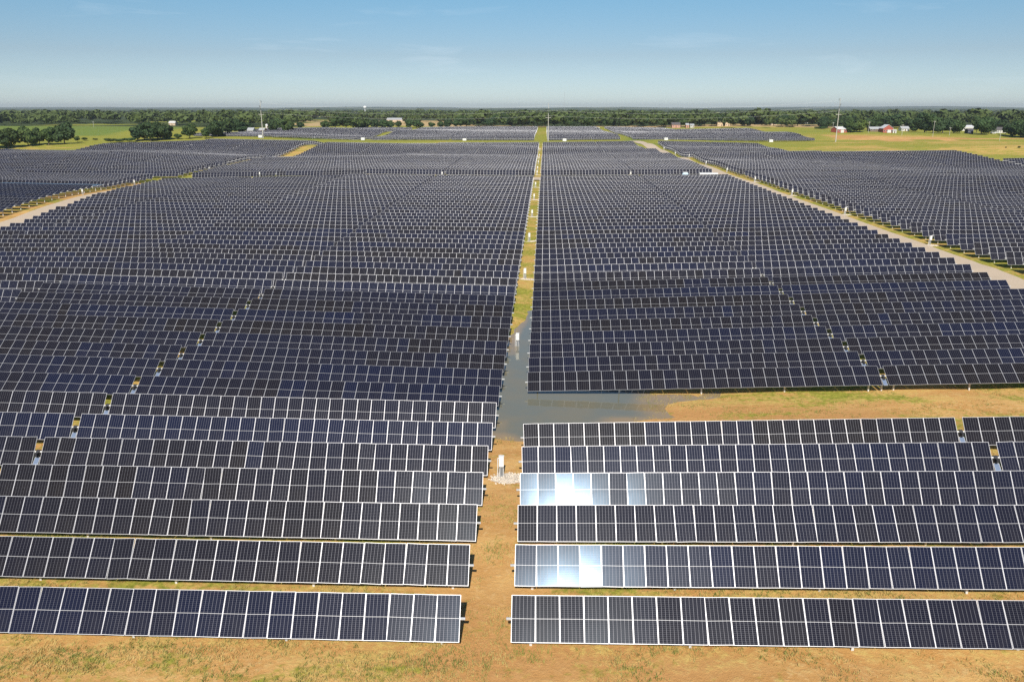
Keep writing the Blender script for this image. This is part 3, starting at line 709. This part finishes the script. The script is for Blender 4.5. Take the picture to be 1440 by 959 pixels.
# ------------------------------------------------------------------ buildings
def paint(name, c, r=.7): return plain(name, c, r, 0, .08, .6)
B = {'red': paint('barn_red', (.36, .085, .06)), 'white': paint('white_siding', (.62, .61, .58)), 'tan': paint('tan_siding', (.55, .42, .28)), 'pink': paint('salmon_brick', (.50, .26, .19)),
     'grey_roof': paint('grey_metal_roof', (.42, .43, .44), .5), 'white_roof': paint('white_metal_roof', (.66, .66, .66), .45), 'dark_roof': paint('dark_shingle', (.11, .10, .10)), 'brown': paint('brown_wall', (.17, .12, .09)),
     'navy': paint('navy_wall', (.035, .05, .09)), 'pane': plain('window_glass', (.03, .035, .045), .15, 0, .1)}
def house(px, by, wpx, label, wall, roof, depth=9, wall_h=3.2, roof_h=2.2, rz=0.0, gable_front=False, windows=3, cat='house', doors=1, ydepth=None):
    x, y, z = at_px(px, by) if ydepth is None else at_depth(px, ydepth)
    w = wpx / 1120 * y / 2; d = depth / 2; h = wall_h; e = .35
    t = thing('barn' if cat == 'barn' else ('shed' if cat == 'shed' else 'house'), label, cat, (x, y + d, z), (0, 0, rz), 'farm buildings at the far edge')
    b = MB().box(-w, w, -d, d, -.8, h)
    r_ = MB()
    if gable_front:
        b.face([(-w, -d, h), (w, -d, h), (0, -d, h + roof_h)]); b.face([(w, d, h), (-w, d, h), (0, d, h + roof_h)])
        for s in (-1, 1):
            q = [(0, -d - e, h + roof_h), (s * (w + e), -d - e, h - e * roof_h / w), (s * (w + e), d + e, h - e * roof_h / w), (0, d + e, h + roof_h)]
            up = [(a_, b_, c_ + .18) for a_, b_, c_ in q]; dn = [(a_, b_, c_ + .01) for a_, b_, c_ in q]
            if s > 0: up.reverse(); dn.reverse()
            up.reverse(); dn.reverse()
            r_.face(up); r_.face(dn[::-1])
            for i in range(4): j = (i + 1) % 4; r_.face([dn[i], dn[j], up[j], up[i]])
    else:
        b.face([(-w, d, h), (-w, -d, h), (-w, 0, h + roof_h)]); b.face([(w, -d, h), (w, d, h), (w, 0, h + roof_h)])
        for s in (-1, 1):
            q = [(-w - e, 0, h + roof_h), (w + e, 0, h + roof_h), (w + e, s * (d + e), h - e * roof_h / d), (-w - e, s * (d + e), h - e * roof_h / d)]
            up = [(a_, b_, c_ + .18) for a_, b_, c_ in q]; dn = [(a_, b_, c_ + .01) for a_, b_, c_ in q]
            if s > 0: up.reverse(); dn.reverse()
            up.reverse(); dn.reverse()
            r_.face(up); r_.face(dn[::-1])
            for i in range(4): j = (i + 1) % 4; r_.face([dn[i], dn[j], up[j], up[i]])
    b.build('wall', B[wall], t); r_.build('roof', B[roof], t)
    for i in range(windows):
        cx = -w + 2 * w * (i + .5) / windows
        if doors and i == windows // 2: MB().box(cx - .55 * (3 if cat == 'barn' else 1), cx + .55 * (3 if cat == 'barn' else 1), -d - .05, -d + .01, 0, 2.1 * (1.2 if cat == 'barn' else 1)).build('door', B['white' if wall == 'red' else 'brown'], t)
        else:
            f = MB().box(cx - .6, cx + .6, -d - .05, -d + .01, 1.0, 2.2).build('window', B['white'], t); MB().box(cx - .48, cx + .48, -d - .07, -d - .053, 1.1, 2.1).build('pane', B['pane'], f)
    return t
house(1182, 187, 15, 'red barn with white metal roof beside the tall right pole', 'red', 'white_roof', 9, 3.0, 2.0, rz=.35, cat='barn', windows=3)
house(1248.5, 187, 13, 'red and white gabled barn among the right trees', 'red', 'white_roof', 9, 3.8, 3.0, gable_front=True, cat='barn', windows=4)
house(1233, 185.5, 18, 'long low house with grey roof joined by the red gabled barn', 'brown', 'grey_roof', 7, 2.4, 1.6, windows=5)
house(1258, 187.5, 4.5, 'tiny white shed right of the red gabled barn', 'white', 'white_roof', 3, 2.2, .5, cat='shed', windows=1)
house(1273, 185, 10, 'white house with pale roof right of the red gabled barn', 'white', 'grey_roof', 8, 2.6, 2.0, windows=3)
house(1360, 184, 17, 'long white roofed building behind the navy shed', 'white', 'white_roof', 10, 3.4, 1.6, windows=5)
house(1364.5, 188.5, 7, 'dark navy shed below the long white roof', 'navy', 'dark_roof', 6, 3.4, 1.0, windows=2, cat='shed')
house(1408, 187.5, 14, 'grey roofed house among trees near the right edge', 'white', 'dark_roof', 9, 2.8, 2.4, rz=.1, windows=4)
house(1127, 174, 17, 'barn with a long grey metal roof in the far right trees', 'white', 'grey_roof', 14, 4.5, 3.4, cat='barn', windows=3)
house(1088, 176.8, 8, 'small tan house at the edge of the right meadow', 'tan', 'grey_roof', 6, 2.4, 1.2)
house(944, 177.5, 11, 'salmon brick house behind the far rows right of centre', 'pink', 'dark_roof', 9, 3.2, 2.4, ydepth=960)
house(959.5, 177.5, 4, 'narrow salmon cottage right of the salmon brick house', 'pink', 'grey_roof', 7, 3, 1.6, windows=1, ydepth=960)
house(966, 177.5, 5, 'pale cottage farthest right of the salmon pair', 'white', 'grey_roof', 7, 2.6, 1.4, windows=2, ydepth=965)
house(1004, 176.5, 7, 'tan gabled house left of its twin behind the far rows', 'tan', 'dark_roof', 8, 4.5, 2.4, gable_front=True, windows=2, ydepth=1000)
house(1014, 176.5, 6, 'tan gabled house right of its twin behind the far rows', 'tan', 'dark_roof', 8, 4.5, 2.2, gable_front=True, windows=2, ydepth=1000)
house(564, 170, 30, 'very long grey roofed poultry barn above the tan field', 'tan', 'grey_roof', 16, 3.6, 2.8, cat='barn', windows=9, ydepth=1350)
house(352, 188, 8, 'white house at the left farm beside dark trees', 'white', 'grey_roof', 7, 2.8, 1.8)
house(368, 187.5, 7, 'small salmon house just left of the tall left pole', 'pink', 'grey_roof', 6, 2.6, 1.5)
house(376, 180.5, 4.5, 'white shed behind the tall left pole', 'white', 'white_roof', 5, 3, 1.2, windows=1, cat='shed')
house(242, 176.5, 9, 'tan roofed house in the left fields behind the dark clump', 'tan', 'white_roof', 8, 3, 2)
house(1187, 163, 6, 'white silo shed far behind the tall right pole', 'white', 'white_roof', 12, 12, 3, windows=2, ydepth=2300, cat='shed')
house(1337, 168, 14, 'pale far barn above the trees, leftmost of the distant pair', 'white', 'white_roof', 14, 5, 3, windows=4, ydepth=1700, cat='barn')
house(1352, 168, 7, 'pale far barn above the trees, rightmost of the distant pair', 'white', 'grey_roof', 14, 5, 3, windows=3, ydepth=1750, cat='barn')
def car(px, by, label, paint_, rz=0):
    x, y, z = at_px(px, by); t = thing('parked_car', label, 'car', (x, y, z), (0, 0, rz), 'cars parked at the farms')
    prof = [(-2.2, .35), (-2.2, .85), (-1.3, .95), (-.75, 1.45), (.9, 1.45), (1.5, .98), (2.2, .9), (2.2, .35)]
    b = MB(); n = len(prof); b.face([(p_[0], -.88, p_[1]) for p_ in prof][::-1][::-1]); b.face([(p_[0], .88, p_[1]) for p_ in prof][::-1])
    for i in range(n): j = (i + 1) % n; b.face([(prof[i][0], -.88, prof[i][1]), (prof[i][0], .88, prof[i][1]), (prof[j][0], .88, prof[j][1]), (prof[j][0], -.88, prof[j][1])])
    b.build('body', B[paint_], t); MB().box(-.8, .95, -.9, .9, 1.0, 1.36).build('window', B['pane'], t)
    for sx in (-1.35, 1.35):
        for sy in (-.82, .82): MB().tube((sx, sy - .1, .33), (sx, sy + .1, .33), .33, n=12).build('wheel', M['dark'], t)
car(1396, 188.6, 'white car parked left of the grey roofed house at right', 'white')
car(1401, 188.0, 'pale car parked right beside the white car', 'white', .3)
car(358, 189.2, 'dark car parked beside the white house at the left farm', 'navy')
car(432, 182.5, 'dark red car parked in the farm yard right of the left pole', 'red', .2)
car(418, 183, 'white car parked in the farm yard right of the left pole', 'white')

# ------------------------------------------------------------------ trees
def crown_arrays(seed, n_lobes, n_leaf, spread=(.36, .36, .34), zc=.56, leaf=.04, lobe_r=(.10, .25)):
    r = np.random.default_rng(seed); Vs = []; lobes = []
    for i in range(n_lobes):
        d = r.normal(size=3); d /= np.linalg.norm(d); q = r.uniform(.15, 1) ** .6
        c = np.array([d[0] * spread[0] * q, d[1] * spread[1] * q, zc + d[2] * spread[2] * q * .85]); lobes.append((c, r.uniform(*lobe_r)))
    wts = np.array([l[1] ** 2 for l in lobes]); wts /= wts.sum()
    for _ in range(n_leaf):
        c, rad = lobes[r.choice(n_lobes, p=wts)]; d = r.normal(size=3); d /= np.linalg.norm(d)
        p = c + d * rad * r.uniform(.72, 1.08) * np.array([1, 1, .8])
        nrm = d + r.normal(size=3) * .55; nrm /= np.linalg.norm(nrm); a = np.cross(nrm, r.normal(size=3)); a /= np.linalg.norm(a) + 1e-9; b_ = np.cross(nrm, a); s = leaf * r.uniform(.6, 1.3)
        Vs += [p - a * s - b_ * s * .7, p + a * s - b_ * s * .6, p + a * s * .9 + b_ * s * .7, p - a * s * .8 + b_ * s * .8]
    V_ = np.array(Vs); V_[:, 2] = np.maximum(V_[:, 2], .08); return V_, np.arange(len(V_)).reshape(-1, 4), lobes
CROWNS = []; TRUNKS = []
for s in range(6):
    Vc, Fc, lobes = crown_arrays(100 + s, 16 + s, 3000, spread=(.36 + .03 * (s % 3), .36, .38 + .03 * (s % 2)), zc=.54)
    CROWNS.append((Vc, Fc))
    b = MB().tube((0, 0, -.05), (.01, 0, .38), .035, .024, n=7)
    for c, rad in lobes[:7]: b.tube((.01, 0, .26 + .1 * random.random()), tuple(c), .014, .004, n=5)
    TRUNKS.append(b.mesh('trunk', [M['bark']]))
CM = {}
def tree(x, y, z, h, w, label, mat='leaf', group=None, name='broadleaf_tree'):
    s = random.randrange(6)
    if (s, mat) not in CM: CM[(s, mat)] = np_mesh('crown', CROWNS[s][0], CROWNS[s][1], [M[mat]])
    t = thing(name, label, 'tree', (x, y, z), (0, 0, random.uniform(0, 6.28)), group)
    sx = w / .98 
    c = link('crown', CM[(s, mat)], t); c.scale = (sx, sx, h / 1.02)
    k = link('trunk', TRUNKS[s], t); k.scale = (sx * .8, sx * .8, h)
    return t
def tree_px(px, by, top, wpx, label, mat='leaf', group=None, y=None, name='broadleaf_tree'):
    x, y, z = at_px(px, by) if y is None else at_depth(px, y)
    dx, dy, dz = px_ray(px, top); h = CAM_H + dz * y / dy - z
    tree(x, y, z, max(2, h), wpx / 1120 * y, label, mat, group, name)
LT = [(-14, 210, 172, 30), (12, 209, 176, 34), (40, 206, 174, 27), (56, 204, 180, 20), (69, 204.5, 175, 24), (91, 203, 168, 31)]
for i, (px, by, tp, w) in enumerate(LT):
    tree_px(px, by, tp, w, ['broad oak cut by the left edge of the view', 'first full dark oak from the left edge', 'lighter spreading tree second from the left edge', 'low dark tree between two bigger left trees',
        'dark tree left of the tallest left tree', 'tallest round tree at the right end of the left row'][i], 'leaf_dark' if i in (1, 3, 5) else 'leaf', 'row of big trees at the left edge')
def shrub(px, by, top, w, label, group='green shrubs along the left meadow edge'):
    x, y, z = at_px(px, by); dx, dy, dz = px_ray(px, top); h = CAM_H + dz * y / dy - z
    if ('s', 0) not in CM:
        Vc, Fc, _ = crown_arrays(55, 9, 1400, spread=(.40, .38, .30), zc=.45, leaf=.06, lobe_r=(.16, .28)); CM[('s', 0)] = np_mesh('foliage', Vc, Fc, [M['leaf']])
    t = thing('shrub', label, 'shrub', (x, y, z), (0, 0, random.uniform(0, 6)), group)
    c = link('foliage', CM[('s', 0)], t); c.scale = (w / 1120 * y, w / 1120 * y, h)
    st = link('stem', TRUNKS[0], t); st.scale = (w / 1120 * y * .5, w / 1120 * y * .5, h * .7)
for a in ((109, 200.5, 189, 9, 'slim shrub right of the tallest left tree'), (119, 198, 192, 10, 'low shrub second right of the tallest left tree'), (134, 197.5, 194, 8, 'tiny shrub in the left green field'),
          (156, 200.5, 193, 17, 'low wide shrub left of the dark clump'), (168, 201, 194, 15, 'dark round shrub between two shrubs before the clump'), (182, 200, 192, 17, 'shrub touching the dark clump'),
          (251, 196, 186, 13, 'bright green shrub right of the dark clump'), (1155, 182, 177, 16, 'lone green shrub on the meadow by the tall right pole'), (1433, 208.3, 205, 5, 'small dark bush near the right edge of the meadow'), (1414.5, 208.2, 206, 3, 'tiny bush left of the small dark bush at right')): shrub(*a)
for i, (px, by, tp, w) in enumerate(((194, 198.5, 176, 26), (212, 198.5, 167, 32), (230, 197, 173, 28), (222, 196, 170, 26), (203, 197, 171, 24))):
    tree_px(px, by, tp, w, 'dark tree in the dense clump left of the tan house', 'leaf_dark', 'dense dark tree clump left of centre')
for i, (px, by, tp, w) in enumerate(((267, 195.5, 174, 24), (290, 195, 180, 17), (306, 192.5, 169, 26), (321, 191, 167, 27), (337, 190, 168, 24), (349, 187, 170, 20))):
    tree_px(px, by, tp, w, ['round tree standing free right of the dark clump', 'small round tree right of the free standing one', 'dark tree at the left end of the farm trees', 'tall tree in the middle of the farm trees',
        'broad tree right in the farm trees', 'tree beside the white farmhouse at left'][i], 'leaf' if i < 2 else 'leaf_dark', 'trees around the left farm')
for i, (px, by, tp, w) in enumerate(((384, 186, 166, 15), (403, 185.5, 166, 22), (395, 184, 164, 18), (424, 181, 171, 12), (460, 182, 169, 17), (472, 182.5, 162, 22), (487, 182.5, 160, 25), (503, 182.5, 161, 25), (515, 182, 164, 18), (527, 181, 166, 15),
        (540, 181, 167, 16), (549, 181, 168, 13), (561, 179.5, 169, 9), (577, 180.5, 166, 14), (586, 180.5, 166, 13), (592, 180.5, 171, 9), (607, 180, 171, 12), (619, 180, 170, 11), (630, 180, 166, 14), (641, 179.5, 168, 12))):
    L_ = 'tree in the tall dense clump left of centre beyond far rows' if 460 <= px <= 515 else ('dark tree close beside the tall left pole' if px < 404 else 'small tree among tan fields left of centre')
    tree_px(px, by, tp, w, L_, 'leaf' if i % 3 else 'leaf_dark', 'trees: ' + L_)
px = 650
i = 0
while px < 1190:
    tp = 160 + random.uniform(-1.5, 5); by = 178 - random.uniform(0, 1.5) if px < 1070 else 176.5
    if not (1118 < px < 1136 and True):
        tree_px(px, by, tp, random.uniform(12, 19), 'tree in the long dark tree line behind the far rows', ['leaf', 'leaf_dark', 'leaf_dark'][i % 3], 'tree line behind the far rows', y=random.uniform(985, 1080) if px < 1080 else random.uniform(930, 1040))
    px += random.uniform(6.5, 10.5); i += 1
for i, (px, by, tp, w) in enumerate(((1196, 186.5, 168, 22), (1209, 186, 166, 24), (1222, 184, 164, 22), (1236, 181, 161, 26), (1243, 180, 160, 22), (1255, 181, 158, 28), (1268, 181, 162, 22), (1281, 184, 165, 20), (1287, 186, 168, 16), (1300, 187, 157, 30), (1312, 187.5, 158, 28),
        (1325, 188, 163, 26), (1341, 188, 165, 24), (1349, 187.5, 168, 16), (1380, 190, 162, 27), (1390, 189, 165, 20), (1373, 187.5, 164, 16), (1424, 193, 168, 24), (1435, 194, 165, 28), (1447, 195, 166, 28), (1414, 190, 176, 12), (1404, 184, 168, 20), (1398, 182, 166, 18))):
    L_ = 'tree in the farm tree row between the red barns' if px < 1230 else 'tree behind the red gabled barn and white house' if px < 1290 else 'big tree in the tall clump left of the navy shed' if px < 1352 else 'round tree just right of the navy shed' if px < 1395 else 'tree around the grey roofed house at the right edge'
    tree_px(px, by, tp, w, L_, ['leaf', 'leaf_light', 'leaf_dark'][(i * 7) % 3] if px < 1280 else ['leaf', 'leaf_dark'][i % 2], 'trees: ' + L_)

by_label = {}
for t_ in [o_ for o_ in col.objects if o_.name.startswith('broadleaf_tree') and 'label' in o_]: by_label.setdefault(t_['label'], []).append(t_)
for lab, ts in by_label.items():
    if len(ts) < 2: continue
    ts.sort(key=lambda o_: o_.location.x / o_.location.y)
    for i, t_ in enumerate(ts):
        t_['group'] = 'trees: ' + lab
        words = lab.replace('tree in', 'in', 1) if False else lab
        t_['label'] = (ordinal(i + 1) + ' from the left: ' + words)

# far-off woods: a mass of crowns in receding belts
Vt, Ft, _ = crown_arrays(900, 7, 110, spread=(.34, .34, .26), zc=.55, leaf=.11, lobe_r=(.18, .3))
Vt2, Ft2, _ = crown_arrays(901, 6, 110, spread=(.34, .34, .30), zc=.58, leaf=.11, lobe_r=(.18, .28))
sites = []
belts = [1010, 1070, 1140, 1220, 1310, 1420, 1550, 1700, 1900, 2150, 2450, 2850, 3300, 3900, 4700, 5800]
for by_ in belts:
    hw = half_w(by_) * 1.12; x = -hw - by_ * YAW
    while x < hw - by_ * YAW:
        g = mnoise.noise(Vector((x * .0022, by_ * .003, 77)))
        xs_ = x + random.uniform(-4, 4); step_ = random.uniform(7, 13) * max(1, by_ / 1700) ** .85
        pxx = 720 + 1120 * (x + by_ * YAW) / (by_ * .96 + 8)
        keep = g > -.55
        if by_ < 1180 and 100 < pxx < 190: keep = False          # open green field
        if by_ < 1400 and 425 < pxx < 665: keep = g > .22        # tan fields
        if by_ < 1200 and 228 < pxx < 256: keep = False
        if 1300 < by_ < 2600 and 1310 < pxx < 1395: keep = False
        if keep:
            yy = by_ + random.gauss(0, by_ * .022); h = random.uniform(9, 18) * (1.05 + .45 * mnoise.noise(Vector((x * .006, by_ * .01, 7))))
            sites.append((xs_, yy, base_height(xs_, yy), h, h * random.uniform(.95, 1.5) * max(1, by_ / 2200) ** .8))
        x += step_
S = np.array(sites); Vall = []; Fall = []; off = 0
for i, (x, y, z, h, w) in enumerate(sites):
    T = Vt if i % 2 else Vt2; a = random.uniform(0, 6.28); c, s = math.cos(a), math.sin(a)
    P = np.empty_like(T); P[:, 0] = (T[:, 0] * c - T[:, 1] * s) * w + x; P[:, 1] = (T[:, 0] * s + T[:, 1] * c) * w + y; P[:, 2] = T[:, 2] * h * 1.0 + z
    Vall.append(P); Fall.append((Ft if i % 2 else Ft2) + off); off += len(T)
M['leaf_far'] = leaf_mat('far_wood_foliage', (0.028, 0.050, 0.018), (0.070, 0.10, 0.028), (0.085, 0.115, 0.032))
o = link('woodland', np_mesh('woodland', np.concatenate(Vall), np.concatenate(Fall), [M['leaf_far']])); tag(o, 'far-off green woods filling the plain below the horizon', 'woods', kind='stuff')

# wooded hills on the horizon
def hill_strip(dist, base_top, amp, seed, depth=900):
    Vs = []; hw = dist * 1.0; N = 520; prof = ((0, -12), (.12, .55), (.3, .85), (.5, 1.0), (1, .2))
    for i in range(N + 1):
        x = -hw + 2 * hw * i / N
        t = base_top + amp * mnoise.noise(Vector((x / dist * 5.5, seed, 0))) + amp * .35 * mnoise.noise(Vector((x / dist * 19, seed, 3))) + 1.6 * mnoise.noise(Vector((x / 26, seed, 7)))
        for q, f in prof:
            Vs.append((x, dist + q * depth, -14 if f == -12 else -5 + (t + 5) * f + (1.5 * mnoise.noise(Vector((x / 30, q * 9, seed))) if f < 1 else 0)))
    n = len(prof); Fs = [[i * n + j, (i + 1) * n + j, (i + 1) * n + j + 1, i * n + j + 1] for i in range(N) for j in range(n - 1)]
    o = link('hills', np_mesh('hills', np.array(Vs), np.array(Fs), [M['hill']])); return o
m = NT('wooded_hillside'); p = m.pos(); hn = m.noise(p, .012, 6, .7)
m.set(Base_Color=m.mix(m.step(hn, .35, .65), (0.028, 0.052, 0.018), (0.07, 0.10, 0.03)), Roughness=.95); m.bump(m.noise(p, .03, 4), 1.0, 6); M['hill'] = m.mat
tag(hill_strip(6800, 22, 13, 1.3), 'low wooded rise in front of the bluish hills', kind='structure')
tag(hill_strip(9500, 30, 24, 5.1), 'bluish wooded hills on the horizon', kind='structure')
tag(hill_strip(14000, 42, 34, 8.7), 'palest farthest hills on the horizon', kind='structure')

# ------------------------------------------------------------------ grass tufts
def tufts(n, label):
    Vs = []; cnt = 0
    while cnt < n:
        y = 23 + (random.random() ** 1.5) * 75; hw = half_w(y) * 1.03; x = random.uniform(-hw, hw) - y * YAW
        g = mnoise.noise(Vector((x * .22, y * .5, 2.5))) + .6 * mnoise.noise(Vector((x * .9, y * 1.1, 6.5)))
        if g < random.uniform(-.35, .55): cnt += .25; continue
        if (x + 2.3) ** 2 / 1.6 + (y - 50) ** 2 / 1.2 < 1: continue
        z = rough_height(x, y)
        if z < WATER - (.09 if x > 5 else -.01): cnt += .2; continue
        cnt += 1
        s = random.uniform(.06, .20)
        for _ in range(4):
            a = random.uniform(0, 6.28); dx, dy = math.cos(a), math.sin(a); ln = random.uniform(.2, .9) * s; ox, oy = random.gauss(0, .06), random.gauss(0, .06)
            Vs += [(x + ox - dy * .014, y + oy + dx * .014, z - .01), (x + ox + dy * .014, y + oy - dx * .014, z - .01), (x + ox + dx * ln, y + oy + dy * ln, z + s)]
    Vs = np.array(Vs); o = link('grass', np_mesh('grass', Vs, np.arange(len(Vs)).reshape(-1, 3), [M['grass']])); tag(o, label, 'grass', kind='stuff')
tufts(75000, 'dry and green grass tufts on the soil between the panel rows')

# ------------------------------------------------------------------ haze
hb = MB().box(-16500, 16500, -200, 16000, -16, 100)
m = bpy.data.materials.new('pale_haze'); m.use_nodes = True; nt = m.node_tree; nt.nodes.remove(nt.nodes['Principled BSDF'])
pvn = nt.nodes.new('ShaderNodeVolumePrincipled'); pvn.inputs['Color'].default_value = (.86, .93, 1.0, 1); pvn.inputs['Density'].default_value = 6.5e-5
pvn.inputs['Anisotropy'].default_value = 0.2
nt.links.new(pvn.outputs[0], nt.nodes['Material Output'].inputs['Volume'])
tag(hb.build('haze', m), 'pale summer haze over the far woods', 'haze', kind='stuff')
